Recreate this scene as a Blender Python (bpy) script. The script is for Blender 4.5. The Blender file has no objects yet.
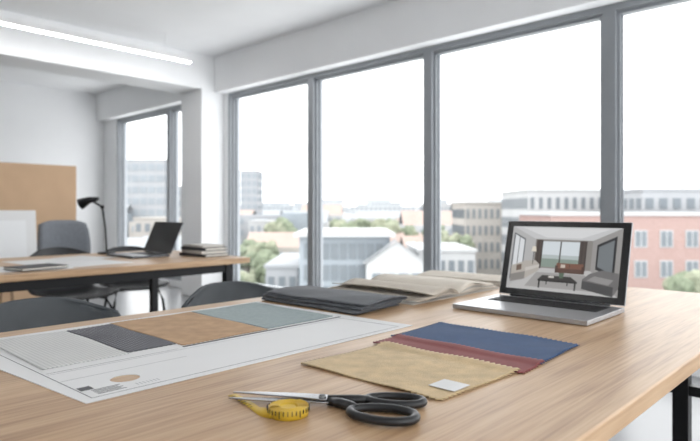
import bpy, bmesh, math, random
from mathutils import Vector, Matrix
random.seed(7)
scene = bpy.context.scene
scene.view_settings.view_transform = 'Standard'
scene.view_settings.look = 'None'
scene.view_settings.exposure = 1.1

def lin(c):
    c = c/255.0
    return c/12.92 if c <= 0.04045 else ((c+0.055)/1.055)**2.4
def rgb(r, g, b): return (lin(r), lin(g), lin(b), 1.0)

# ------------------------------------------------------------ materials
def mat(name, col, rough=0.6, metal=0.0, var=0.06, scale=8.0, bump=0.0, bscale=None, stretch=(1,1,1), spec=0.5, sheen=0.0):
    m = bpy.data.materials.new(name); m.use_nodes = True
    nt = m.node_tree; N = nt.nodes; L = nt.links
    b = N['Principled BSDF']
    b.inputs['Roughness'].default_value = rough
    b.inputs['Metallic'].default_value = metal
    b.inputs['Specular IOR Level'].default_value = spec
    if sheen: b.inputs['Sheen Weight'].default_value = sheen
    tc = N.new('ShaderNodeTexCoord'); mp = N.new('ShaderNodeMapping'); mp.inputs['Scale'].default_value = stretch
    L.new(tc.outputs['Object'], mp.inputs['Vector'])
    no = N.new('ShaderNodeTexNoise'); no.inputs['Scale'].default_value = scale; no.inputs['Detail'].default_value = 5
    L.new(mp.outputs['Vector'], no.inputs['Vector'])
    r = N.new('ShaderNodeValToRGB')
    r.color_ramp.elements[0].position = 0.3; r.color_ramp.elements[1].position = 0.7
    r.color_ramp.elements[0].color = tuple(max(0, c*(1-var)) for c in col[:3])+(1,)
    r.color_ramp.elements[1].color = tuple(min(1, c*(1+var)) for c in col[:3])+(1,)
    L.new(no.outputs['Fac'], r.inputs['Fac']); L.new(r.outputs['Color'], b.inputs['Base Color'])
    if bump:
        n2 = N.new('ShaderNodeTexNoise'); n2.inputs['Scale'].default_value = bscale or scale*5; n2.inputs['Detail'].default_value = 3
        L.new(mp.outputs['Vector'], n2.inputs['Vector'])
        bp = N.new('ShaderNodeBump'); bp.inputs['Strength'].default_value = bump; bp.inputs['Distance'].default_value = 0.002
        L.new(n2.outputs['Fac'], bp.inputs['Height']); L.new(bp.outputs['Normal'], b.inputs['Normal'])
    return m

def woven(name, col, sc=420, var=0.25, mott=30, mvar=0.12):
    """woven cloth: warp/weft waves modulating colour and bump"""
    m = bpy.data.materials.new(name); m.use_nodes = True
    nt = m.node_tree; N = nt.nodes; L = nt.links; b = N['Principled BSDF']
    b.inputs['Roughness'].default_value = 0.95; b.inputs['Specular IOR Level'].default_value = 0.2
    b.inputs['Sheen Weight'].default_value = 0.12
    tc = N.new('ShaderNodeTexCoord')
    ws = []
    for ax in ('X','Y'):
        w = N.new('ShaderNodeTexWave'); w.wave_type='BANDS'; w.bands_direction=ax
        w.inputs['Scale'].default_value = sc/6.0; w.inputs['Distortion'].default_value = 1.5; w.inputs['Detail'].default_value = 2; w.inputs['Detail Scale'].default_value = 1.5
        L.new(tc.outputs['Object'], w.inputs['Vector']); ws.append(w)
    mu = N.new('ShaderNodeMath'); mu.operation='MULTIPLY'
    L.new(ws[0].outputs['Fac'], mu.inputs[0]); L.new(ws[1].outputs['Fac'], mu.inputs[1])
    no = N.new('ShaderNodeTexNoise'); no.inputs['Scale'].default_value = mott; no.inputs['Detail'].default_value = 6; no.inputs['Roughness'].default_value = .7
    L.new(tc.outputs['Object'], no.inputs['Vector'])
    r = N.new('ShaderNodeValToRGB'); e=r.color_ramp.elements
    e[0].position=.3; e[1].position=.7
    e[0].color=tuple(c*(1-mvar) for c in col[:3])+(1,); e[1].color=tuple(min(1,c*(1+mvar)) for c in col[:3])+(1,)
    L.new(no.outputs['Fac'], r.inputs['Fac'])
    mx = N.new('ShaderNodeMix'); mx.data_type='RGBA'; mx.blend_type='MULTIPLY'; mx.inputs[0].default_value = 1.0
    r2 = N.new('ShaderNodeValToRGB'); r2.color_ramp.elements[0].color=(1-var,1-var,1-var,1); r2.color_ramp.elements[1].color=(1,1,1,1); r2.color_ramp.elements[1].position=.5
    L.new(mu.outputs[0], r2.inputs['Fac'])
    L.new(r.outputs['Color'], mx.inputs[6]); L.new(r2.outputs['Color'], mx.inputs[7]); L.new(mx.outputs[2], b.inputs['Base Color'])
    bp = N.new('ShaderNodeBump'); bp.inputs['Strength'].default_value = .5; bp.inputs['Distance'].default_value = .0008
    L.new(mu.outputs[0], bp.inputs['Height']); L.new(bp.outputs['Normal'], b.inputs['Normal'])
    return m

def wood(name, cdark, cmid, clight, rough=0.42):
    m = bpy.data.materials.new(name); m.use_nodes = True
    nt = m.node_tree; N = nt.nodes; L = nt.links; b = N['Principled BSDF']
    b.inputs['Roughness'].default_value = rough
    tc = N.new('ShaderNodeTexCoord')
    m1 = N.new('ShaderNodeMapping'); m1.inputs['Scale'].default_value = (0.7, 9.0, 9.0)
    m2 = N.new('ShaderNodeMapping'); m2.inputs['Scale'].default_value = (4.0, 110.0, 60.0)
    L.new(tc.outputs['Object'], m1.inputs['Vector']); L.new(tc.outputs['Object'], m2.inputs['Vector'])
    n1 = N.new('ShaderNodeTexNoise'); n1.inputs['Scale'].default_value = 2.0; n1.inputs['Detail'].default_value = 6; n1.inputs['Distortion'].default_value = 1.0
    n2 = N.new('ShaderNodeTexNoise'); n2.inputs['Scale'].default_value = 1.6; n2.inputs['Detail'].default_value = 6
    L.new(m1.outputs['Vector'], n1.inputs['Vector']); L.new(m2.outputs['Vector'], n2.inputs['Vector'])
    sx = N.new('ShaderNodeSeparateXYZ'); L.new(tc.outputs['Object'], sx.inputs['Vector'])
    mu = N.new('ShaderNodeMath'); mu.operation = 'MULTIPLY'; mu.inputs[1].default_value = 7.3
    fl = N.new('ShaderNodeMath'); fl.operation = 'FLOOR'
    wn = N.new('ShaderNodeTexWhiteNoise'); wn.noise_dimensions = '1D'
    L.new(sx.outputs['Y'], mu.inputs[0]); L.new(mu.outputs[0], fl.inputs[0]); L.new(fl.outputs[0], wn.inputs['W'])
    a1 = N.new('ShaderNodeMath'); a1.operation = 'MULTIPLY_ADD'; a1.inputs[1].default_value = 0.56
    L.new(n1.outputs['Fac'], a1.inputs[0])
    s2 = N.new('ShaderNodeMath'); s2.operation = 'MULTIPLY'; s2.inputs[1].default_value = 0.46
    L.new(n2.outputs['Fac'], s2.inputs[0]); L.new(s2.outputs[0], a1.inputs[2])
    a2 = N.new('ShaderNodeMath'); a2.operation = 'MULTIPLY_ADD'; a2.inputs[1].default_value = 0.06
    L.new(wn.outputs['Value'], a2.inputs[0]); L.new(a1.outputs[0], a2.inputs[2])
    r = N.new('ShaderNodeValToRGB'); e = r.color_ramp.elements
    e[0].position = 0.38; e[0].color = cdark; e[1].position = 0.70; e[1].color = clight
    k = e.new(0.53); k.color = cmid
    L.new(a2.outputs[0], r.inputs['Fac']); L.new(r.outputs['Color'], b.inputs['Base Color'])
    bp = N.new('ShaderNodeBump'); bp.inputs['Strength'].default_value = 0.12; bp.inputs['Distance'].default_value = 0.001
    L.new(n2.outputs['Fac'], bp.inputs['Height']); L.new(bp.outputs['Normal'], b.inputs['Normal'])
    return m

def emis(name, col, s=1.0):
    m = bpy.data.materials.new(name); m.use_nodes = True
    b = m.node_tree.nodes['Principled BSDF']
    b.inputs['Base Color'].default_value = (0.01, 0.01, 0.01, 1)
    b.inputs['Emission Color'].default_value = col; b.inputs['Emission Strength'].default_value = s
    b.inputs['Roughness'].default_value = 0.35
    return m

def glassmat():
    m = bpy.data.materials.new('window_glass'); m.use_nodes = True
    nt = m.node_tree; N = nt.nodes; L = nt.links; N.clear()
    o = N.new('ShaderNodeOutputMaterial'); t = N.new('ShaderNodeBsdfTransparent'); g = N.new('ShaderNodeBsdfGlossy')
    g.inputs['Roughness'].default_value = 0.02; mx = N.new('ShaderNodeMixShader'); mx.inputs[0].default_value = 0.04
    t.inputs[0].default_value = (0.98, 0.99, 0.99, 1)
    L.new(t.outputs[0], mx.inputs[1]); L.new(g.outputs[0], mx.inputs[2]); L.new(mx.outputs[0], o.inputs[0])
    return m

def stitched(name, c1, c2, sc):
    m = mat(name, c1, 0.9, bump=0.3, bscale=900)
    nt = m.node_tree; N = nt.nodes; L = nt.links; b = N['Principled BSDF']
    tc = N.new('ShaderNodeTexCoord'); v = N.new('ShaderNodeTexVoronoi'); v.inputs['Scale'].default_value = sc; v.inputs['Randomness'].default_value = 0.0
    L.new(tc.outputs['Object'], v.inputs['Vector'])
    r = N.new('ShaderNodeValToRGB'); r.color_ramp.interpolation = 'CONSTANT'
    r.color_ramp.elements[0].color = c2; r.color_ramp.elements[1].color = c1; r.color_ramp.elements[1].position = 0.28
    L.new(v.outputs['Distance'], r.inputs['Fac']); L.new(r.outputs['Color'], b.inputs['Base Color'])
    return m

M = {}
M['wall'] = mat('white_wall_paint', rgb(232,233,234), 0.85, var=0.02, scale=2, bump=0.05)
M['ceil'] = mat('ceiling_paint', rgb(232,233,234), 0.9, var=0.02, scale=2)
M['floor'] = mat('polished_concrete', rgb(120,121,123), 0.3, var=0.12, scale=1.6)
M['alu'] = mat('window_aluminium', rgb(146,150,154), 0.4, 0.25, var=0.03)
M['aludark'] = mat('window_gasket', rgb(80,85,90), 0.5, 0.2, var=0.03)
M['glass'] = glassmat()
M['oak'] = wood('oak_tabletop', rgb(154,121,90), rgb(182,149,114), rgb(197,167,133))
M['blackmetal'] = mat('black_steel', rgb(28,28,30), 0.45, 0.6, var=0.05)
M['chair'] = mat('charcoal_shell', rgb(66,70,74), 0.55, var=0.05, scale=20, bump=0.1)
M['chairblk'] = mat('black_shell', rgb(30,31,33), 0.5, var=0.05, scale=20)
M['paper'] = mat('white_paper', rgb(222,222,222), 0.75, var=0.015, scale=6)
M['ink'] = mat('printed_ink', rgb(90,90,92), 0.8)
M['lightink'] = mat('light_print', rgb(160,162,164), 0.8)
M['yellow'] = mat('yellow_suede', rgb(196,171,130), 0.9, var=0.16, scale=30, bump=0.6, bscale=380, sheen=0.15)
M['burg'] = woven('burgundy_wool', rgb(142,78,78))
M['blue'] = woven('blue_denim', rgb(54,82,122), sc=460)
M['tan'] = mat('tan_suede', rgb(182,150,118), 0.9, var=0.14, scale=26, bump=0.6, bscale=380)
M['teal'] = woven('teal_linen', rgb(156,170,171), mott=60)
M['pale'] = stitched('pale_dotted', rgb(206,206,204), rgb(176,176,176), 130)
M['dotgrey'] = stitched('grey_dotted', rgb(82,82,88), rgb(150,150,154), 130)
M['charfab'] = woven('charcoal_fabric', rgb(96,99,104), sc=380)
M['beige'] = woven('beige_linen', rgb(202,192,178), sc=360, var=.18, mvar=.06)
M['cream'] = woven('cream_linen', rgb(220,211,198), sc=360, var=.14, mvar=.05)
M['greige'] = woven('grey_linen', rgb(176,172,166), sc=360, var=.14, mvar=.05)
M['steel'] = mat('scissor_steel', rgb(176,176,178), 0.25, 1.0, var=0.03)
M['plastic'] = mat('black_plastic', rgb(24,25,27), 0.35, var=0.04)
M['screw'] = mat('screw_metal', rgb(150,150,150), 0.3, 1.0)
M['tape'] = mat('yellow_tape', rgb(204,168,46), 0.5, var=0.05)
M['silver'] = mat('laptop_aluminium', rgb(176,177,180), 0.35, 0.7, var=0.02)
M['dsilver'] = mat('laptop_grey', rgb(92,94,98), 0.4, 0.7, var=0.02)
M['bezel'] = mat('laptop_bezel', rgb(12,12,14), 0.25, var=0.02)
M['keys'] = mat('laptop_keys', rgb(26,26,28), 0.6, var=0.02)
M['kraft'] = mat('kraft_board', rgb(178,150,122), 0.9, var=0.06, scale=3)
M['greyfab'] = mat('grey_upholstery', rgb(112,116,122), 0.9, var=0.08, scale=40)
M['led'] = emis('led_diffuser', (1, 0.99, 0.98, 1), 14.0)
M['ledhouse'] = mat('led_housing', rgb(225,225,225), 0.5)
M['bookdark'] = mat('book_dark', rgb(52,54,58), 0.6)
M['booklite'] = mat('book_pale', rgb(190,186,180), 0.6)
M['pages'] = mat('book_pages', rgb(222,218,210), 0.9)

# ------------------------------------------------------------ builder
_t = bmesh.new(); bmesh.ops.create_icosphere(_t, subdivisions=2, radius=1)
_t.verts.ensure_lookup_table(); _t.verts.index_update()
ICOV = [v.co.copy() for v in _t.verts]; ICOF = [[v.index for v in f.verts] for f in _t.faces]; _t.free()
class B:
    def __init__(s, name): s.name = name; s.bm = bmesh.new(); s.mats = []
    def mi(s, m):
        m = M[m] if isinstance(m, str) else m
        if m not in s.mats: s.mats.append(m)
        return s.mats.index(m)
    def box(s, lo, hi, m, T=None, smooth=False):
        i = s.mi(m); x0,y0,z0 = lo; x1,y1,z1 = hi
        co = [(x0,y0,z0),(x1,y0,z0),(x1,y1,z0),(x0,y1,z0),(x0,y0,z1),(x1,y0,z1),(x1,y1,z1),(x0,y1,z1)]
        if T: co = [T @ Vector(c) for c in co]
        v = [s.bm.verts.new(c) for c in co]
        for f in [(0,3,2,1),(4,5,6,7),(0,1,5,4),(1,2,6,5),(2,3,7,6),(3,0,4,7)]:
            fc = s.bm.faces.new([v[k] for k in f]); fc.material_index = i
    def poly(s, pts, m):
        i = s.mi(m); f = s.bm.faces.new([s.bm.verts.new(p) for p in pts]); f.material_index = i
    def prism(s, pts, z0, z1, m, T=None):
        i = s.mi(m); n = len(pts)
        lo = [Vector((p[0],p[1],z0)) for p in pts]; hi = [Vector((p[0],p[1],z1)) for p in pts]
        if T: lo = [T@p for p in lo]; hi = [T@p for p in hi]
        a = [s.bm.verts.new(p) for p in lo]; b = [s.bm.verts.new(p) for p in hi]
        s.bm.faces.new(a[::-1]).material_index = i; s.bm.faces.new(b).material_index = i
        for k in range(n):
            s.bm.faces.new([a[k],a[(k+1)%n],b[(k+1)%n],b[k]]).material_index = i
    def tube(s, pts, r, m, seg=10, closed=False, flat=1.0):
        i = s.mi(m); pts = [Vector(p) for p in pts]; n = len(pts); rings = []
        rr = r if isinstance(r, (list,tuple)) else [r]*n
        up = Vector((0,0,1))
        for k in range(n):
            if closed: t = pts[(k+1)%n]-pts[k-1]
            else: t = pts[min(k+1,n-1)]-pts[max(k-1,0)]
            t.normalize()
            u = up if abs(t.z) < 0.95 else Vector((0,1,0))
            a = t.cross(u).normalized(); b = a.cross(t).normalized()
            ring = []
            for q in range(seg):
                an = 2*math.pi*q/seg
                ring.append(s.bm.verts.new(pts[k]+a*math.cos(an)*rr[k]+b*math.sin(an)*rr[k]*flat))
            rings.append(ring)
        for k in range(n if closed else n-1):
            A = rings[k]; C = rings[(k+1)%n]
            for q in range(seg):
                f = s.bm.faces.new([A[q],A[(q+1)%seg],C[(q+1)%seg],C[q]]); f.material_index = i; f.smooth = True
        if not closed:
            s.bm.faces.new(rings[0][::-1]).material_index = i; s.bm.faces.new(rings[-1]).material_index = i
    def surf(s, fn, nu, nv, m, th=0.0):
        i = s.mi(m); g = [[s.bm.verts.new(fn(a, b)) for b in range(nv+1)] for a in range(nu+1)]
        for a in range(nu):
            for b in range(nv):
                f = s.bm.faces.new([g[a][b],g[a+1][b],g[a+1][b+1],g[a][b+1]]); f.material_index = i; f.smooth = True
    def ico(s, c, r, m, sub=2, jit=0.15, sc=(1,1,1)):
        i = s.mi(m); vs = []
        for co in ICOV:
            k = 1+random.uniform(-jit, jit)
            vs.append(s.bm.verts.new((c[0]+co.x*r*k*sc[0], c[1]+co.y*r*k*sc[1], c[2]+co.z*r*k*sc[2])))
        for f in ICOF: s.bm.faces.new([vs[q] for q in f]).material_index = i
    def done(s, bevel=0, solid=0, parent=None, rot=0.0, center=True, offset=-1):
        bmesh.ops.recalc_face_normals(s.bm, faces=s.bm.faces)
        me = bpy.data.meshes.new(s.name)
        c = Vector((0,0,0))
        if center:
            xs = [v.co for v in s.bm.verts]
            lo = Vector([min(p[k] for p in xs) for k in range(3)]); hi = Vector([max(p[k] for p in xs) for k in range(3)])
            c = (lo+hi)/2; c.z = lo.z
            bmesh.ops.translate(s.bm, verts=s.bm.verts, vec=-c)
        s.bm.to_mesh(me); s.bm.free()
        for m in s.mats: me.materials.append(m)
        o = bpy.data.objects.new(s.name, me); scene.collection.objects.link(o)
        if rot:
            R = Matrix.Rotation(rot, 4, 'Z'); o.location = R @ c; o.rotation_euler = (0,0,rot)
        else: o.location = c
        if solid:
            md = o.modifiers.new('Solid','SOLIDIFY'); md.thickness = solid; md.offset = offset
        if bevel:
            md = o.modifiers.new('Bevel','BEVEL'); md.width = bevel; md.segments = 3; md.limit_method = 'ANGLE'; md.angle_limit = 0.7
        if parent: o.parent = parent
        return o
def empty(name, loc=(0,0,0)):
    e = bpy.data.objects.new(name, None); e.location = loc; e.empty_display_size = 0.1
    scene.collection.objects.link(e); return e
def adopt(e, obs):
    inv = Matrix.Translation(-e.location)
    for o in obs:
        o.parent = e; o.matrix_parent_inverse = inv

# ------------------------------------------------------------ room
WX = 4.20; CZ = 2.85; HB = 2.43; YB = 9.22; YF = -3.2; XL = -3.6
b = B('floor'); b.box((XL-0.2,YF-0.2,-0.2),(WX+0.1,YB+0.2,0),'floor'); b.done()
b = B('ceiling'); b.box((XL-0.2,YF-0.2,CZ),(WX+0.1,YB+0.2,CZ+0.2),'ceil'); b.done()
b = B('wall_back'); b.box((XL-0.2,YB,0),(WX+0.1,YB+0.2,CZ),'wall'); b.done()
b = B('wall_left'); b.box((XL-0.2,YF,0),(XL,YB,CZ),'wall'); b.done()
b = B('wall_right')
b.box((3.98,YF,HB),(WX+0.08,YB,CZ),'wall')
b.box((4.10,8.80,0),(WX+0.07,YB,HB),'wall')
b.box((4.10,YF,0),(WX+0.08,8.80,0.09),'wall')
b.box((4.12,5.88,0.09),(WX+0.07,6.42,HB),'wall')
b.done()
b = B('wall_front')  # unseen wall, left open for the added fill windows
b.box((XL,YF-0.2,0),(WX+0.1,YF,0.09),'wall'); b.box((XL,YF-0.2,HB),(WX+0.1,YF,CZ),'wall')
b.box((XL,YF-0.2,0.09),(XL+0.4,YF,HB),'wall'); b.box((3.8,YF-0.2,0.09),(WX+0.1,YF,HB),'wall')
b.done()
b = B('column'); b.box((3.80,5.95,0),(4.12,6.40,HB),'wall'); b.box((3.80,5.95,HB),(3.98,6.40,CZ),'wall'); b.done(bevel=0.004)
b = B('ceiling_beam'); b.box((XL,5.95,HB+0.02),(3.80,6.40,CZ),'wall'); b.done()
b = B('baseboard_back'); b.box((XL,YB-0.015,0),(4.1,YB,0.09),'wall'); b.done(bevel=0.003)

ys = [-2.98,-1.505,-0.03,1.447,2.956,4.431,5.874]
wins = [(ys[k],ys[k+1]) for k in range(6)]+[(6.42,7.27),(7.27,8.80)]
def window_y(n, y0, y1):
    b = B('window_%d' % n); z0=0.09; z1=HB; w=0.045
    for (X0,X1,ww,mm) in ((4.12,4.26,w,'alu'),(4.15,4.22,w+0.022,'alu')):
        b.box((X0,y0,z0),(X1,y0+ww,z1),mm); b.box((X0,y1-ww,z0),(X1,y1,z1),mm)
        b.box((X0,y0+ww,z1-ww),(X1,y1-ww,z1),mm); b.box((X0,y0+ww,z0),(X1,y1-ww,z0+ww+0.02),mm)
    g = w+0.022
    b.box((4.17,y0+g,z0+g+0.02),(4.20,y0+g+0.006,z1-g),'aludark'); b.box((4.17,y1-g-0.006,z0+g+0.02),(4.20,y1-g,z1-g),'aludark')
    b.poly([(4.185,y0+g,z0+g),(4.185,y1-g,z0+g),(4.185,y1-g,z1-g),(4.185,y0+g,z1-g)],'glass')
    b.done()
n = 1
for (a,c) in wins: window_y(n,a,c); n += 1
for k in range(4):  # invented windows behind the camera, added so sky light fills the room
    x0 = XL+0.4+k*(3.8-XL-0.4)/4; x1 = x0+(3.8-XL-0.4)/4
    b = B('window_%d' % n); n += 1
    b.box((x0,YF-0.14,0.09),(x0+0.05,YF-0.04,HB),'alu'); b.box((x1-0.05,YF-0.14,0.09),(x1,YF-0.04,HB),'alu')
    b.box((x0+0.05,YF-0.14,HB-0.05),(x1-0.05,YF-0.04,HB),'alu'); b.box((x0+0.05,YF-0.14,0.09),(x1-0.05,YF-0.04,0.15),'alu')
    b.poly([(x0+.05,YF-.09,.15),(x1-.05,YF-.09,.15),(x1-.05,YF-.09,HB-.05),(x0+.05,YF-.09,HB-.05)],'glass')
    b.done()

def linear_light(x0,x1,y,z):
    b = B('linear_ceiling_and_fill_light')  # one visible strip; the others are unseen and added as fill
    b.box((x0,y-0.03,z),(x1,y+0.03,z+0.05),'ledhouse')
    b.box((x0+0.01,y-0.024,z-0.006),(x1-0.01,y+0.024,z),'led')
    for x in (x0+0.3,x1-0.3): b.tube([(x,y,z+0.05),(x,y,CZ)],0.002,'ledhouse',6)
    b.done()
linear_light(-0.6,3.38,5.5,2.60)
linear_light(-1.6,2.9,-1.2,2.62)  # added behind the camera as fill light
linear_light(-3.4,-0.6,7.8,2.62)  # out of view, added to lift the room light
linear_light(-3.4,-0.6,2.5,2.62)  # another unseen strip, added for fill

# ------------------------------------------------------------ tables
def table(x0,x1,y0,y1,frame):
    e = empty('work_table', ((x0+x1)/2,(y0+y1)/2,0))
    b = B('tabletop'); b.box((x0,y0,0.718),(x1,y1,0.75),'oak'); top = b.done(bevel=0.004)
    b = B('steel_frame')
    for xx in frame:
        for yy in (y0+0.2,y1-0.12):
            b.box((xx-0.022,yy-0.022,0.0),(xx+0.022,yy+0.022,0.68),'blackmetal')
        b.box((xx-0.022,y0+0.08,0.68),(xx+0.022,y1-0.08,0.718),'blackmetal')
        b.box((xx-0.018,y0+0.02,0.47),(xx+0.018,y1-0.142,0.50),'blackmetal')
    b.box((frame[0]+0.022,y1-0.135,0.67),(frame[-1]-0.022,y1-0.095,0.717),'blackmetal')
    fr = b.done(bevel=0.002)
    adopt(e,[top,fr])
table(-0.35,2.25,0.285,1.50,[-0.1,2.0])
def table2(x0,x1,y0,y1):
    e = empty('work_table', ((x0+x1)/2,(y0+y1)/2,0))
    b = B('tabletop'); b.box((x0,y0,0.718),(x1,y1,0.75),'oak'); top = b.done(bevel=0.004)
    b = B('steel_frame')
    for xx in (x0+0.15,x1-0.12):
        for yy in (y0+0.06,y1-0.08):
            b.box((xx-0.022,yy-0.022,0.0),(xx+0.022,yy+0.022,0.717),'blackmetal')
        b.box((xx-0.02,y0+0.082,0.67),(xx+0.02,y1-0.102,0.717),'blackmetal')
    b.box((x0+0.172,y0+0.045,0.67),(x1-0.142,y0+0.075,0.717),'blackmetal')
    b.box((x0+0.172,y1-0.095,0.67),(x1-0.142,y1-0.065,0.717),'blackmetal')
    adopt(e,[top,b.done(bevel=0.002)])
table2(-0.4,2.12,2.80,3.80)

# ------------------------------------------------------------ chairs
def chair(x,y,rot,m='chair',top=0.78):
    T = Matrix.Translation((x,y,0)) @ Matrix.Rotation(rot,4,'Z')
    prof = [(-.23,.445,.19),(-.20,.455,.215),(-.1,.45,.225),(.03,.44,.225),(.13,.445,.225),(.20,.48,.225),(.235,.54,.23),(.255,.61,.235),(.27,top-.09,.235),(.28,top-.03,.225),(.284,top,.20)]
    def smooth(t):
        t = t*(len(prof)-1); i = min(int(t),len(prof)-2); f = t-i
        P=[Vector(prof[max(0,i-1)]),Vector(prof[i]),Vector(prof[i+1]),Vector(prof[min(len(prof)-1,i+2)])]
        return 0.5*((2*P[1])+(P[2]-P[0])*f+(2*P[0]-5*P[1]+4*P[2]-P[3])*f*f+(-P[0]+3*P[1]-3*P[2]+P[3])*f**3)
    nu,nv = 20,30
    def fn(a,bb):
        u = (a/nu-0.5)*2; v = bb/nv; p = smooth(v)
        back = min(1,max(0,(v-0.45)/0.35)); 
        yy = p.x - back*0.10*abs(u)**2.2; zz = p.y + (1-back)*0.025*abs(u)**3 - back*max(0,(v-0.8)/0.2)*0.05*abs(u)**3
        return T @ Vector((u*p.z, yy, zz))
    b = B('shell'); b.surf(fn,nu,nv,m); sh = b.done(solid=0.014)
    b = B('legs')
    for sx in (-1,1):
        b.tube([T@Vector((sx*.15,-.13,.432)),T@Vector((sx*.17,-.18,.36)),T@Vector((sx*.21,-.23,0.0))],0.010,'blackmetal',8)
        b.tube([T@Vector((sx*.15,.10,.425)),T@Vector((sx*.17,.14,.36)),T@Vector((sx*.21,.24,0.0))],0.010,'blackmetal',8)
        b.tube([T@Vector((sx*.15,-.13,.427)),T@Vector((sx*.15,.10,.42))],0.009,'blackmetal',8)
    b.tube([T@Vector((-.15,0,.424)),T@Vector((.15,0,.424))],0.009,'blackmetal',8)
    lg = b.done()
    e = empty('shell_chair',(x,y,0)); adopt(e,[sh,lg])
chair(0.63,1.60,0.06,top=.768)
chair(1.30,1.63,-0.05,top=0.752)
chair(1.62,4.10,0.1,'chairblk',top=.765)
chair(2.12,4.25,-0.25,'chairblk',top=0.74)

# ------------------------------------------------------------ pattern sheet with hole
TZ = 0.75
cu = bpy.data.curves.new('pattern_paper','CURVE'); cu.dimensions='2D'; cu.fill_mode='BOTH'; cu.extrude=0.0006
def spl(pts):
    s = cu.splines.new('POLY'); s.points.add(len(pts)-1); s.use_cyclic_u=True
    for k,p in enumerate(pts): s.points[k].co=(p[0],p[1],0,1)
spl([(0.355,0.855),(1.135,0.858),(1.105,1.425),(0.30,1.43)])
spl([(0.452+0.024*math.cos(a*math.pi/16),0.936+0.022*math.sin(a*math.pi/16)) for a in range(32)])
po = bpy.data.objects.new('sheet',cu); scene.collection.objects.link(po); po.location=(0,0,TZ+0.0008); cu.materials.append(M['paper'])
b = B('printed_lines'); z=TZ+0.0015
def line(x0,y0,x1,y1,w=0.0012,m='ink'):
    d = Vector((x1-x0,y1-y0)); L=d.length; d/=L; nn=Vector((-d.y,d.x))*w/2
    b.prism([(x0-nn.x,y0-nn.y),(x1-nn.x,y1-nn.y),(x1+nn.x,y1+nn.y),(x0+nn.x,y0+nn.y)],z,z+0.0002,m)
line(.37,.872,1.10,.874); line(.37,.872,.355,1.40); line(.37,1.045,1.09,1.045,.001,'lightink'); line(.37,1.055,.62,1.055,.001)
line(.37,.99,.60,.99,.001,'lightink'); line(1.10,.874,1.08,1.06)
for k in range(5): line(.385,.885+k*.006,.43-.006*(k%2),.885+k*.006,.0022)
b.box((.372,.915,z),(.392,.935,z+.0002),'ink')
for k in range(7): line(.45+k*.006,.884,.45+k*.006,.896,.0012,'lightink')
ln = b.done()
e = empty('pattern_paper',(0.72,1.14,TZ)); adopt(e,[po,ln])

# ------------------------------------------------------------ pinked swatches
def swatch(name,x0,x1,y0,y1,m,z=TZ,tooth=0.0054,amp=0.0038,ramp=None,skew=0.0,wav=0.0008,lift=0):
    nu=max(4,int((x1-x0)/tooth)); nv=max(4,int((y1-y0)/tooth)); ph=random.random()*6
    def fn(a,c):
        u=a/nu; v=c/nv; x=x0+(x1-x0)*u; y=y0+(y1-y0)*v+skew*(u-0.5)
        if a==0: x -= amp*(c%2*2-1)
        if a==nu: x += amp*(c%2*2-1)
        if c==0: y -= amp*(a%2*2-1)
        if c==nv: y += amp*(a%2*2-1)
        zz=z+0.0016+wav*(1+math.sin(x*31+ph)*math.cos(y*27+ph))
        if ramp:
            t=(x-ramp[0])/(ramp[1]-ramp[0]); t=max(0,min(1,t)); zz+=ramp[2]*t*t*(3-2*t)
        if lift:
            ed=max(0,0.03-min(x-x0,x1-x,abs(y-y0)))/0.03; zz+=lift*ed*ed*(0.6+0.4*math.sin(y*40+x*50))
        return Vector((x,y,zz))
    b=B(name); b.surf(fn,nu,nv,m); return b.done(solid=0.0014)
swatch('blue_fabric_swatch',1.00,1.208,.478,.822,'blue',skew=0.012,lift=0.002)
swatch('burgundy_fabric_swatch',.925,1.018,.470,.806,'burg',ramp=(.985,1.005,.0032),skew=0.004,lift=0.001)
swatch('yellow_fabric_swatch',.712,.938,.484,.786,'yellow',ramp=(.905,.93,.0032),skew=-0.01,lift=0.0015)
b=B('fabric_label'); b.box((.755,.492,TZ+.0046),(.80,.540,TZ+.005),'paper'); b.done()
pz = TZ+0.001
swatch('pale_fabric_swatch',.375,.532,1.085,1.395,'pale',z=pz,amp=0.0006)
swatch('dotted_grey_fabric_swatch',.535,.638,1.095,1.395,'dotgrey',z=pz,amp=.002)
swatch('tan_fabric_swatch',.640,.862,1.072,1.405,'tan',z=pz,amp=.002)
swatch('teal_fabric_swatch',.864,1.085,1.078,1.405,'teal',z=pz,amp=.002)
b=B('sample_card'); b.box((.636,1.060,TZ+.0014),(1.094,1.0660,TZ+.0022),'ink'); b.done()

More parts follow.
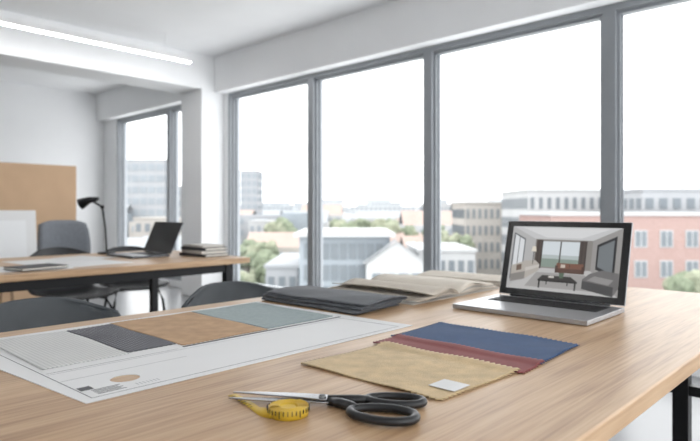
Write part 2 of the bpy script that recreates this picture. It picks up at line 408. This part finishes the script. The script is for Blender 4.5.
# ------------------------------------------------------------ folded fabrics
def folded(name,x0,x1,y0,y1,layers,g,m,puff=0.0,skew=0.0,flip=False,rot=0.0,z0=TZ,fan=0.0):
    path=[]; w=x1-x0; seg=14; cx,cy=(x0+x1)/2,(y0+y1)/2
    for L in range(layers):
        zc=g*(L+0.5); ins=0.012*((L*37)%5)/5
        xa,xb=(x1-ins,x0+g+ins*0.5) if L%2==0 else (x0+g+ins*0.5,x1-ins)
        if flip: xa,xb=(x0+x1-xa),(x0+x1-xb)
        for k in range(seg+1):
            t=k/seg; x=xa+(xb-xa)*t; z=zc
            if L==layers-1: z+=puff*math.sin(math.pi*min(1,max(0,(x-x0)/w)))**1.5
            path.append((x,z,L))
        if L<layers-1:
            s=-1 if xb<xa else 1
            for k in range(1,6):
                an=math.pi*k/6
                path.append((xb+s*g*0.9*math.sin(an),zc+g*0.5*(1-math.cos(an)),L+k/6))
    nv=26
    def fn(a,c):
        x,zz,L=path[a]; v=c/nv; y=y0+(y1-y0)*v+skew*(x-x0)/w
        f=0.3+0.7*(zz/(g*layers))
        p=Vector((x+0.004*math.sin(v*5+a*0.02)*f,y+0.004*math.sin(a*0.23)*(1 if c in(0,nv) else 0)-0.01*fan*L,z0+zz+f*0.0012*math.sin(v*11+x*30)+0.0006))
        an=rot+fan*0.03*L; dx,dy=p.x-cx,p.y-cy
        return Vector((cx+dx*math.cos(an)-dy*math.sin(an),cy+dx*math.sin(an)+dy*math.cos(an),p.z))
    b=B(name); b.surf(fn,len(path)-1,nv,m); o=b.done(solid=g*0.62,offset=0); return o
folded('folded_charcoal_fabric',1.135,1.345,1.05,1.445,5,0.0056,'charfab',puff=0.006,skew=.015,fan=.5)
# open fabric sample book: leaves fanned out to both sides of the spine
def sample_book(name,xs,y0,y1,w,n,ml,mr,rot=0.0,rise=.010):
    b=B(name); cy=(y0+y1)/2
    b.box((xs-w-.012,y0-.004,TZ+.0004),(xs+w+.012,y1+.004,TZ+.0030),'booklite')
    for sg,ms in ((-1,ml),(1,mr)):
        for k in range(n):
            ww=w*(1-.045*((k*3)%n)/n)-.005*k*(1 if sg<0 else .6); m_=ms[k%len(ms)]; fr=(k+1)/n
            def fn(a,c,th=0.0):
                s=a/22; v=c/14
                z=TZ+.0042+k*.0034*(1-math.exp(-s*16))
                z+=fr*rise*math.sin(math.pi*min(1,s*1.25))**1.3*(1 if s<.8 else 0)
                if k==n-1: z+=.012*max(0,s-.62)**1.4*6*(.55+.45*math.sin(v*2.6+.4)) if sg<0 else .004*s*math.sin(v*3)
                x=xs+sg*s*ww; y=y0+(y1-y0)*v+sg*k*.0026*s*2-(.012*s*fr)
                return Vector((x,y,z+th))
            i=b.mi(m_); t=.0024
            g0=[[b.bm.verts.new(fn(a,c)) for c in range(15)] for a in range(23)]
            g1=[[b.bm.verts.new(fn(a,c,t)) for c in range(15)] for a in range(23)]
            def F(q):
                f=b.bm.faces.new(q); f.material_index=i; f.smooth=True
            for a in range(22):
                for c in range(14):
                    F([g0[a][c],g0[a][c+1],g0[a+1][c+1],g0[a+1][c]]); F([g1[a][c],g1[a+1][c],g1[a+1][c+1],g1[a][c+1]])
                F([g0[a][0],g0[a+1][0],g1[a+1][0],g1[a][0]]); F([g0[a][14],g1[a][14],g1[a+1][14],g0[a+1][14]])
            for c in range(14):
                F([g0[22][c],g0[22][c+1],g1[22][c+1],g1[22][c]]); F([g0[0][c],g1[0][c],g1[0][c+1],g0[0][c+1]])
    return b.done()
sample_book('fabric_sample_book',1.635,1.045,1.445,.245,5,['greige','cream','beige','cream','beige'],['beige','cream','greige','cream','cream'],rise=.014)
folded('folded_cream_fabric',1.915,2.13,1.02,1.44,3,0.006,'cream',puff=0.010,fan=.5)

# ------------------------------------------------------------ scissors
pv=Vector((.588,.607,TZ)); u=Vector((.534,-.845,0)); v=Vector((.845,.534,0))
S=Matrix(((u.x,v.x,0,pv.x),(u.y,v.y,0,pv.y),(0,0,1,pv.z),(0,0,0,1)))
def blade(name_b,ang,z0,side):
    R=S@Matrix.Rotation(ang,4,'Z')
    pts=[(-.137,.001*side),(-.10,.008*side),(-.05,.0125*side),(0,.0145*side),(.03,.011*side),(.035,0),(.03,-.007*side),(0,-.009*side),(-.03,-.005*side),(-.08,-.003*side),(-.135,-.001*side)]
    name_b.prism(pts,z0,z0+0.0022,'steel',R)
b=B('blades'); blade(b,0.0,.0078,1); blade(b,0.13,.0050,-1)
bl=b.done(bevel=0.0006)
b=B('handles')
def loop(cx,cy,ax,ay,rot,z0):
    pts=[]
    for k in range(36):
        a=2*math.pi*k/36; x=ax*math.cos(a); y=ay*math.sin(a)*(1+0.12*math.cos(a))
        pts.append(S@Vector((cx+x*math.cos(rot)-y*math.sin(rot),cy+x*math.sin(rot)+y*math.cos(rot),z0)))
    b.tube(pts,0.0062,'plastic',12,closed=True,flat=0.95)
loop(.104,.014,.040,.018,.02,.0075)
loop(.094,-.046,.045,.025,-.12,.0075)
def arm(p,r): b.tube([S@Vector(q) for q in p],r,'plastic',12,flat=0.8)
arm([(.008,.001,.0072),(.03,.003,.0075),(.05,.007,.0075),(.068,.011,.0075)],[.0075,.0085,.0085,.007])
arm([(.010,-.003,.0062),(.03,-.012,.0072),(.045,-.022,.0075),(.058,-.034,.0075)],[.0070,.0085,.0085,.007])
hd=b.done()
b=B('pivot_screw'); pp=[S@Vector((0,0,.0098)),S@Vector((0,0,.0125))]
b.tube(pp,.0055,'screw',16); b.tube([S@Vector((0,0,.0125)),S@Vector((0,0,.0135))],.004,'plastic',16); pvw=b.done()
e=empty('scissors',pv); adopt(e,[bl,hd,pvw])

b=B('rolled_tape_measure'); c=Vector((.526,.610)); i=b.mi('tape')
def tp(a,cc):
    an=a*0.2; r=.012+.016*a/190
    x,y=c.x+r*math.cos(an),c.y+r*math.sin(an)
    return Vector((x,y,TZ+.0005+cc*.0125))
b.surf(tp,190,1,'tape')
b.tube([(c.x,c.y,TZ+.0005),(c.x,c.y,TZ+.011)],.0105,'tape',20)
for k in range(0,31):
    an=190*0.2-k*0.2; r=.0289
    x,y=c.x+r*math.cos(an),c.y+r*math.sin(an)
    T=Matrix.Translation((x,y,TZ))@Matrix.Rotation(an,4,'Z')
    b.box((-.0002,-.0004,.007 if k%5 else .004),(.0003,.0004,.0128),'plastic',T)
P=[Vector((.498,.612)),Vector((.500,.632)),Vector((.507,.655)),Vector((.514,.680)),Vector((.519,.705)),Vector((.522,.735))]
def tail(a,cc):
    t=a/20*5; k=min(4,int(t)); f=t-k; p=P[k].lerp(P[k+1],f); tw=min(1,a/9.0)*math.pi/2
    h=(cc-.5)*.0125; return Vector((p.x+h*math.sin(tw),p.y-.2*h*math.sin(tw),TZ+.0012+(.0060)*(1-min(1,a/9.0))+h*math.cos(tw)))
b.surf(tail,20,1,'tape')
for k in range(8):
    y=.668+k*.008; b.box((.505+.0004*k*3.2,y,TZ+.0016),(.505+.0004*k*3.2+(.007 if k%2 else .004),y+.0006,TZ+.0018),'plastic')
b.done(solid=0.0006,offset=0)

# ------------------------------------------------------------ laptops
def laptop(name,hx,y0,y1,depth,lid,lean,rotz=0,base='silver',pic=True):
    obs=[]; W=y1-y0; th=0.012; cy=(y0+y1)/2
    R=Matrix.Translation((hx,cy,TZ))@Matrix.Rotation(rotz,4,'Z')
    b=B('base'); b.box((-depth,-W/2,0.002),(0,W/2,0.002+th),base,R)
    for sx in(-depth+.02,-.02):
        for sy in(-W/2+.02,W/2-.02): b.box((sx-.006,sy-.006,0),(sx+.006,sy+.006,.002),'plastic',R)
    obs.append(b.done(bevel=0.0025))
    b=B('keyboard'); zt=0.002+th
    b.box((-depth*.48,-W/2+.03,zt),(-.022,W/2-.03,zt+.0003),'keys',R)
    kw=(W-.064)/14
    for r_ in range(6):
        xa=-.026-(r_+1)*(depth*.48-.03)/6
        for c_ in range(14):
            if r_==5 and 3<c_<9: continue
            ya=-W/2+.032+c_*kw
            b.box((xa+.0015,ya+.001,zt+.0003),(xa+(depth*.48-.03)/6-.0015,ya+kw-.001,zt+.0016),'keys',R)
        if r_==5: b.box((xa+.0015,-W/2+.032+4*kw,zt+.0003),(xa+(depth*.48-.03)/6-.0015,-W/2+.032+9*kw-.001,zt+.0016),'keys',R)
    obs.append(b.done())
    b=B('trackpad'); b.box((-depth+.012,-.065,zt),(-depth*.52,.065,zt+.0004),base,R); obs.append(b.done())
    upv=Vector((math.sin(lean),0,math.cos(lean))); nv=Vector((-math.cos(lean),0,math.sin(lean))); uv=Vector((0,-1,0))
    org=Vector((0.002,W/2,zt+.004))
    Lm=R@Matrix(((uv.x,upv.x,nv.x,org.x),(uv.y,upv.y,nv.y,org.y),(uv.z,upv.z,nv.z,org.z),(0,0,0,1)))
    b=B('lid'); b.box((0,0,-.006),(W,lid,-.001),base,Lm); b.box((.0015,.0015,-.001),(W-.0015,lid-.0015,0),'bezel',Lm); obs.append(b.done(bevel=0.0009))
    b=B('hinge'); b.tube([R@Vector((0.002,-W/2+.04,zt)),R@Vector((0.002,W/2-.04,zt))],.005,'plastic',10); obs.append(b.done())
    if pic:
        b=B('screen_picture'); x0,x1,v0,v1=.022,W-.022,.020,lid-.018; lay=[0]
        def q(pts,col,s=0.38):
            lay[0]+=1; m=emis('screen_%d'%lay[0],col,s)
            b.poly([Lm@Vector((x0+(x1-x0)*p[0],v0+(v1-v0)*p[1],.0003+.00004*lay[0])) for p in pts],m)
        rc=lambda a,bb,c,d:[(a,bb),(c,bb),(c,d),(a,d)]
        q(rc(0,0,1,1),rgb(170,169,168))
        q([(0,1),(1,1),(.76,.80),(.24,.80)],rgb(206,207,208))
        q([(.1,.98),(.34,.83),(.66,.83),(.9,.98)],rgb(224,225,226))
        q([(0,0),(0,1),(.24,.80),(.24,.34)],rgb(186,186,186))
        q([(.02,.14),(.02,.90),(.14,.80),(.14,.25)],rgb(90,94,98))
        q([(.033,.17),(.033,.87),(.13,.78),(.13,.27)],rgb(228,231,234))
        q([(.076,.20),(.076,.84),(.083,.83),(.083,.21)],rgb(90,94,98))
        q([(1,0),(1,1),(.76,.80),(.76,.34)],rgb(158,156,154))
        q(rc(.24,.34,.76,.80),rgb(142,138,134))
        q([(0,0),(1,0),(.76,.35),(.24,.35)],rgb(196,195,194))
        q(rc(.31,.37,.66,.77),rgb(220,228,233)); q(rc(.31,.37,.66,.50),rgb(140,156,146)); q(rc(.31,.50,.66,.56),rgb(186,196,196))
        q(rc(.475,.37,.487,.77),rgb(60,52,48))
        for k in range(4):
            q(rc(.25+.016*k,.34,.266+.016*k,.79),rgb(78-14*(k%2),66-12*(k%2),60-10*(k%2)))
            q(rc(.65+.016*k,.34,.666+.016*k,.79),rgb(78-14*(k%2),66-12*(k%2),60-10*(k%2)))
        q([(.80,.38),(.80,.74),(.96,.88),(.96,.26)],rgb(40,40,44))
        q([(.815,.42),(.815,.71),(.94,.82),(.94,.32)],rgb(120,126,130))
        q([(.18,.05),(.82,.05),(.72,.28),(.28,.28)],rgb(164,162,160))
        q([(.03,.10),(.17,.16),(.30,.31),(.30,.40),(.26,.46),(.17,.45),(.03,.36)],rgb(186,180,172))
        q([(.03,.10),(.17,.16),(.17,.28),(.03,.22)],rgb(140,136,132))
        q([(.17,.28),(.30,.36),(.30,.40),(.17,.34)],rgb(206,201,195))
        q([(.08,.28),(.13,.30),(.13,.39),(.08,.37)],rgb(110,90,78))
        q(rc(.46,.29,.70,.36),rgb(92,66,56)); q(rc(.46,.36,.70,.44),rgb(124,84,66)); q(rc(.45,.29,.475,.40),rgb(80,58,50)); q(rc(.685,.29,.71,.40),rgb(80,58,50))
        q(rc(.575,.37,.582,.43),rgb(80,58,50)); q(rc(.50,.37,.54,.42),rgb(206,196,184))
        q([(.70,.08),(.96,.0),(1,.12),(1,.34),(.86,.37),(.76,.31),(.70,.22)],rgb(112,110,110))
        q([(.70,.08),(.96,.0),(.96,.14),(.70,.20)],rgb(72,71,72))
        q([(.74,.21),(.92,.16),(.96,.24),(.80,.28)],rgb(150,148,147))
        q([(.34,.24),(.60,.24),(.66,.17),(.30,.17)],rgb(54,50,48)); q(rc(.30,.145,.66,.17),rgb(30,28,28))
        q(rc(.31,.04,.325,.15),rgb(30,28,28)); q(rc(.635,.04,.65,.15),rgb(30,28,28)); q(rc(.38,.10,.39,.15),rgb(30,28,28)); q(rc(.57,.10,.58,.15),rgb(30,28,28))
        q(rc(.40,.205,.45,.235),rgb(214,210,204)); q([(.50,.21),(.53,.21),(.54,.29),(.49,.29)],rgb(84,104,84))
        q(rc(.232,.40,.238,.60),rgb(40,38,38)); q([(.21,.60),(.26,.60),(.25,.68),(.22,.68)],rgb(232,224,208))
        obs.append(b.done())
    e=empty(name,(hx,cy,TZ)); adopt(e,obs)
laptop('laptop',1.672,.545,.925,.262,.236,0.27)
laptop('laptop',1.82,3.19,3.53,.235,.205,0.42,base='dsilver',pic=False)

# ------------------------------------------------------------ far table contents
b=B('book_stack'); zz=TZ
for (dx,dy,h,m_,r_) in ((.17,.27,.018,'bookdark',.05),(.165,.26,.018,'booklite',-.08),(.16,.25,.020,'bookdark',.06),(.15,.23,.012,'booklite',-.03)):
    T=Matrix.Translation((2.01,3.12,zz))@Matrix.Rotation(r_,4,'Z')
    b.box((-dx/2,-dy/2,0),(dx/2,dy/2,.004),m_,T); b.box((-dx/2,-dy/2,h-.004),(dx/2,dy/2,h),m_,T)
    b.box((-dx/2,-dy/2,.004),(-dx/2+.002,dy/2,h-.004),m_,T); b.box((-dx/2+.002,-dy/2+.004,.004),(dx/2-.004,dy/2-.004,h-.004),'pages',T)
    zz+=h
b.done()
b=B('paper_sheets')
for k,(x,y,r_,w,h) in enumerate(((1.25,3.25,.1,.42,.60),(.95,3.05,-.12,.42,.30),(1.42,3.45,.3,.21,.297),(.55,3.2,.05,.5,.5))):
    T=Matrix.Translation((x,y,TZ+k*.0009))@Matrix.Rotation(r_,4,'Z'); b.box((-w/2,-h/2,0),(w/2,h/2,.0008),'paper',T)
b.done()
b=B('notebook'); T=Matrix.Translation((1.0,2.97,TZ+.004))@Matrix.Rotation(.2,4,'Z'); b.box((-.11,-.08,0),(.11,.08,.003),'bookdark',T); b.box((-.107,-.077,.003),(.107,.077,.010),'pages',T); b.box((-.11,-.08,.010),(.11,.08,.013),'bookdark',T); b.done()
b=B('desk_lamp'); lx,ly=1.665,3.70
b.tube([(lx,ly,TZ),(lx,ly,TZ+.012)],[.055,.052],'blackmetal',24)
b.tube([(lx,ly,TZ+.012),(lx-.01,ly,TZ+.17),(lx-.025,ly+.01,TZ+.30)],.006,'blackmetal',8)
b.tube([(lx-.025,ly+.01,TZ+.30),(lx-.08,ly+.06,TZ+.345)],.006,'blackmetal',8)
b.tube([(lx-.045,ly+.02,TZ+.352),(lx-.085,ly+.07,TZ+.342),(lx-.12,ly+.11,TZ+.318)],[.012,.022,.036],'blackmetal',20)
b.tube([(lx-.025,ly+.01,TZ+.29),(lx-.025,ly+.01,TZ+.31)],.011,'blackmetal',12)
b.done()

b=B('kraft_pin_board'); b.box((-.6,6.42,0.06),(2.56,6.47,1.50),'kraft')
for x in(-.4,2.4): b.box((x-.03,6.36,0),(x+.03,6.72,.06),'blackmetal'); b.box((x-.02,6.47,.06),(x+.02,6.50,1.4),'blackmetal')
b.done(bevel=0.003)
b=B('presentation_easel'); 
T=Matrix.Translation((1.0,4.95,.45))@Matrix.Rotation(-.10,4,'X')
b.box((-.68,0,.0),(.68,.012,.58),'paper',T); b.box((-.55,-.016,.0),(.60,-.002,.50),'wall',T)
b.box((-.7,-.05,-.02),(.7,.03,-.002),'kraft',T)
for x in(.5,1.5): b.tube([(x,4.93,.0),(x,5.03,1.02)],.012,'kraft',8); b.tube([(x,5.35,0),(x,5.03,1.02)],.012,'kraft',8)
b.done()
b=B('office_chair'); ox,oy=1.95,5.0
def bk(a,c):
    q=(a/12-.5)*2; t=c/12; return Vector((ox+q*(.22-.03*t*t),oy+.22-.05*q*q-.05*math.sin(t*3),.50+t*.44-(0.03*abs(q)**4 if t>.9 else 0)))
b.surf(bk,12,12,'greyfab'); 
def st(a,c):
    q=(a/12-.5)*2; t=(c/12-.5)*2; return Vector((ox+q*.24*(1-.1*t*t),oy-.02+t*.23,.47-.02*(q**4+t**4)))
b.surf(st,12,12,'greyfab')
b.tube([(ox,oy,.10),(ox,oy,.46)],.025,'blackmetal',12); b.tube([(ox,oy+.1,.45),(ox,oy+.23,.47),(ox,oy+.24,.62)],.015,'blackmetal',8)
for k in range(5):
    a=k*2*math.pi/5; b.tube([(ox,oy,.10),(ox+.28*math.cos(a),oy+.28*math.sin(a),.07)],[.022,.014],'blackmetal',8)
    b.ico((ox+.28*math.cos(a),oy+.28*math.sin(a),.03),.03,'plastic',2,0)
b.done(solid=.03,offset=0)

# ------------------------------------------------------------ city (built in street-grid frame)
TH=-math.radians(46.8); G=-15.0
C={}; CITY=[]
def cm(k,col,**kw): C[k]=mat('city_'+k,col,0.95,var=kw.pop('var',0.05),scale=kw.pop('scale',.3),spec=.1); return C[k]  # city colours are paled and greyed to paint in distance haze
cm('white',rgb(170,171,172)); cm('grey',rgb(151,153,156)); cm('beige',rgb(160,156,151)); cm('terra',rgb(154,138,131)); cm('brick',rgb(152,130,125),var=.08,scale=3)
cm('blue',rgb(138,145,151)); cm('roof',rgb(144,147,150)); cm('win',rgb(112,118,123)); cm('winlite',rgb(138,144,149)); cm('leaf',rgb(112,120,102),var=.2,scale=1.2); cm('leaf2',rgb(130,134,116),var=.2,scale=1.2)
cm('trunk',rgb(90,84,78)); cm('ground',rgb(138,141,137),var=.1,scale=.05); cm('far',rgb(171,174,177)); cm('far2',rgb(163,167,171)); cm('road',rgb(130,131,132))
def keep(o): CITY.append(o); return o
b=B('city_ground'); b.box((-2500,20,G-1),(2500,4500,G),C['ground']); b.done(rot=TH)
b=B('street'); b.box((-400,98,G),(400,99.9,G+.05),C['road']); keep(b.done(rot=TH))
def bld(name,r0,r1,d0,d1,top,col,cols=0,rows=0,wc='win',off=1.0,fz=3.2,wf=.55,hf=.56,roof=None,white=False,ledge=True,city=True):
    b=B(name); b.box((r0,d0,G),(r1,d1,top),C[col])
    if ledge: b.box((r0-.2,d0-.2,top),(r1+.2,d1+.2,top+.35),C[roof or col])
    if cols:
        w=(r1-r0)/cols
        for j in range(rows):
            zt=top-off-j*fz
            for i in range(cols):
                x=r0+w*(i+.5)
                if white: b.box((x-w*wf/2-.12,d0-.08,zt-fz*hf-.12),(x+w*wf/2+.12,d0,zt+.12),C['white'])
                b.box((x-w*wf/2,d0-.12,zt-fz*hf),(x+w*wf/2,d0-.02,zt),C[wc])
                if white: b.box((x-.05,d0-.15,zt-fz*hf),(x+.05,d0-.11,zt),C['white'])
        nd=max(2,int((d1-d0)/(w*1.0)))
        wd=(d1-d0)/nd
        for j in range(rows):
            zt=top-off-j*fz
            for i in range(nd):
                y=d0+wd*(i+.5)
                for xx in((r0-.12,r0-.02),(r1+.02,r1+.12)): b.box((xx[0],y-wd*wf/2,zt-fz*hf),(xx[1],y+wd*wf/2,zt),C[wc])
    o=b.done(rot=TH)
    return keep(o) if city else o
bld('brick_building',22,50,64,76,0.4,'brick',10,4,white=True,fz=3.3,wf=.42,hf=.5,off=1.7,roof='white',city=False)
bld('rooftop_building',39,50,78,90,3.6,'grey',6,1,fz=2.5)
bld('office_building',28,40,92,108,4.0,'white',9,4,wf=.4,city=True)
bld('apartment_building',22,30,112,126,2.2,'beige',7,4,wf=.4)
b=B('gabled_building'); r0,r1,d0,d1=-5.2,7.6,60,76
b.box((r0,d0,G),(r1-3.5,d1,-1.7),C['blue']); 
for i in range(9):
    for j in range(4): b.box((r0+.5+i*.92,d0-.1,-4.0-j*2.2),(r0+1.2+i*.92,d0-.02,-2.4-j*2.2),C['win'])
b.box((r0-.5,d0-.8,-1.7),(r1-3.0,d1+.5,-1.3),C['white'])
x0,x1=1.6,r1; zc=-4.2; zr=-2.0; xm=(x0+x1)/2
b.box((x0,d0-2.5,G),(x1,d0-.2,zc),C['white'])
def pl(p,c): b.poly(p,C[c])
pl([(x0,d0-2.5,zc),(x1,d0-2.5,zc),(xm,d0-2.5,zr)],'white')
pl([(x0-.3,d0-2.8,zc-.1),(xm,d0-2.8,zr+.1),(xm,d0-.2,zr+.1),(x0-.3,d0-.2,zc-.1)],'roof'); pl([(x1+.3,d0-2.8,zc-.1),(xm,d0-2.8,zr+.1),(xm,d0-.2,zr+.1),(x1+.3,d0-.2,zc-.1)],'roof')
for i in range(4): b.box((x0+.6+i*1.3,d0-2.6,-7.5),(x0+1.5+i*1.3,d0-2.52,-5.2),C['win'])
b.done(rot=TH)
bld('office_building',8.2,15,70,84,-4.0,'white',6,3,wf=.6)
bld('warehouse',-9.5,-5.9,66,84,-5.5,'grey',3,3)
bld('office_building',28,46,215,235,3.2,'white',14,6,wf=.5,wc='winlite')
bld('apartment_tower',-64,-52.5,165,180,15.0,'grey',5,9,wf=.8,wc='winlite')
bld('apartment_tower',-52,-45,175,190,8.0,'white',4,8,wf=.8,wc='winlite')
bld('apartment_tower',-45,-38,240,255,17.0,'grey',3,9,wf=.7,wc='winlite')
bld('apartment_building',-48,-36,130,142,-1.0,'beige',6,4)
bld('apartment_building',-26,-17,150,162,-2.0,'white',5,4,wc='winlite')
def mass(name,n,dr,tr,hf,cols,wr,gable=.0):
    b=B(name)
    for k in range(n):
        d=random.uniform(*dr); r=random.uniform(*tr)*d; w=random.uniform(*wr); l=random.uniform(*wr); top=hf(d); c=random.choice(cols)
        b.box((r-w/2,d,G),(r+w/2,d+l,top),C[c])
        if random.random()<gable:
            b.poly([(r-w/2,d,top),(r+w/2,d,top),(r+w/2,d+l/2,top+w*.25),(r-w/2,d+l/2,top+w*.25)],C['terra' if random.random()<.4 else 'roof'])
            b.poly([(r-w/2,d+l,top),(r+w/2,d+l,top),(r+w/2,d+l/2,top+w*.25),(r-w/2,d+l/2,top+w*.25)],C['roof'])
        if random.random()<.75:
            nw=max(2,int(w/3))
            for j in range(3):
                for i in range(nw):
                    x=r-w/2+w*(i+.5)/nw; b.box((x-w/nw*.28,d-.15,top-2.6-j*3.2),(x+w/nw*.28,d-.02,top-1.0-j*3.2),C['winlite'])
    keep(b.done(rot=TH))
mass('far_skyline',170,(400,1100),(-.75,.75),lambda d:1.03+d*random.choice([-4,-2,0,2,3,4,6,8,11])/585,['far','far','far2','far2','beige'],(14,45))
mass('houses',150,(150,380),(-.7,.7),lambda d:1.03-d*random.uniform(3,20)/585,['white','grey','beige','terra','blue','white'],(8,20),.5)
mass('nearby_houses',26,(100,150),(-.6,.25),lambda d:random.uniform(-11,-6.5),['white','grey','beige','terra'],(8,14),.6)
def trees(name,lst):
    b=B(name)
    for (r,d,top,w) in lst:
        b.tube([(r,d,G),(r,d,top-w)],.25,C['trunk'],6)
        for q in range(14):
            a=random.uniform(0,6.28); rr=random.uniform(0,.62)*w; h=random.uniform(-1.4,.0)*w
            b.ico((r+rr*math.cos(a),d+rr*math.sin(a),top-.35*w+h*.8),w*random.uniform(.28,.45),C[random.choice(['leaf','leaf','leaf2'])],2,.22)
    return b.done(rot=TH)
L=[]
for k in range(20): 
    d=random.uniform(80,130); t=random.uniform(-.2,-.1); L.append((t*d,d,random.uniform(-9,-4.0),random.uniform(2.4,4)))
for k in range(55):
    d=random.uniform(130,330); t=random.uniform(-.6,.5); L.append((t*d,d,1.03-d*random.uniform(5,16)/585,random.uniform(3,5.5)))
for k in range(6):
    d=random.uniform(95,120); t=random.uniform(.14,.22); L.append((t*d,d,random.uniform(-5,-2.5),random.uniform(2.5,3.6)))
L+= [(12,55,-7,2.5),(-33,90,-6,3.5),(-30,80,-7,3)]
keep(trees('tree_cluster',L))
trees('street_tree',[(32.5,55,-4.6,3.0)])
e=empty('cityscape',(0,0,G)); adopt(e,CITY)

# ------------------------------------------------------------ world
w=bpy.data.worlds.new('overcast_sky'); scene.world=w; w.use_nodes=True; nt=w.node_tree; N=nt.nodes; Lk=nt.links
bg=N['Background']; bg.inputs['Strength'].default_value=1.95
tc=N.new('ShaderNodeTexCoord'); sp=N.new('ShaderNodeSeparateXYZ'); rp=N.new('ShaderNodeValToRGB')
Lk.new(tc.outputs['Generated'],sp.inputs[0]); Lk.new(sp.outputs['Z'],rp.inputs['Fac'])
rp.color_ramp.elements[0].color=(.96,.97,.99,1); rp.color_ramp.elements[1].color=(.99,.995,1,1); rp.color_ramp.elements[1].position=.5
Lk.new(rp.outputs['Color'],bg.inputs['Color'])

# ------------------------------------------------------------ camera
cd=bpy.data.cameras.new('camera'); cam=bpy.data.objects.new('camera',cd); scene.collection.objects.link(cam); scene.camera=cam
cd.sensor_width=36; cd.lens=30.09; cd.shift_y=-0.015; cd.clip_end=6000; cd.clip_start=.05
cam.location=(0,0,1.03); cam.rotation_euler=(math.radians(90),0,TH)
cd.dof.use_dof=True; cd.dof.focus_distance=1.1; cd.dof.aperture_fstop=4.5
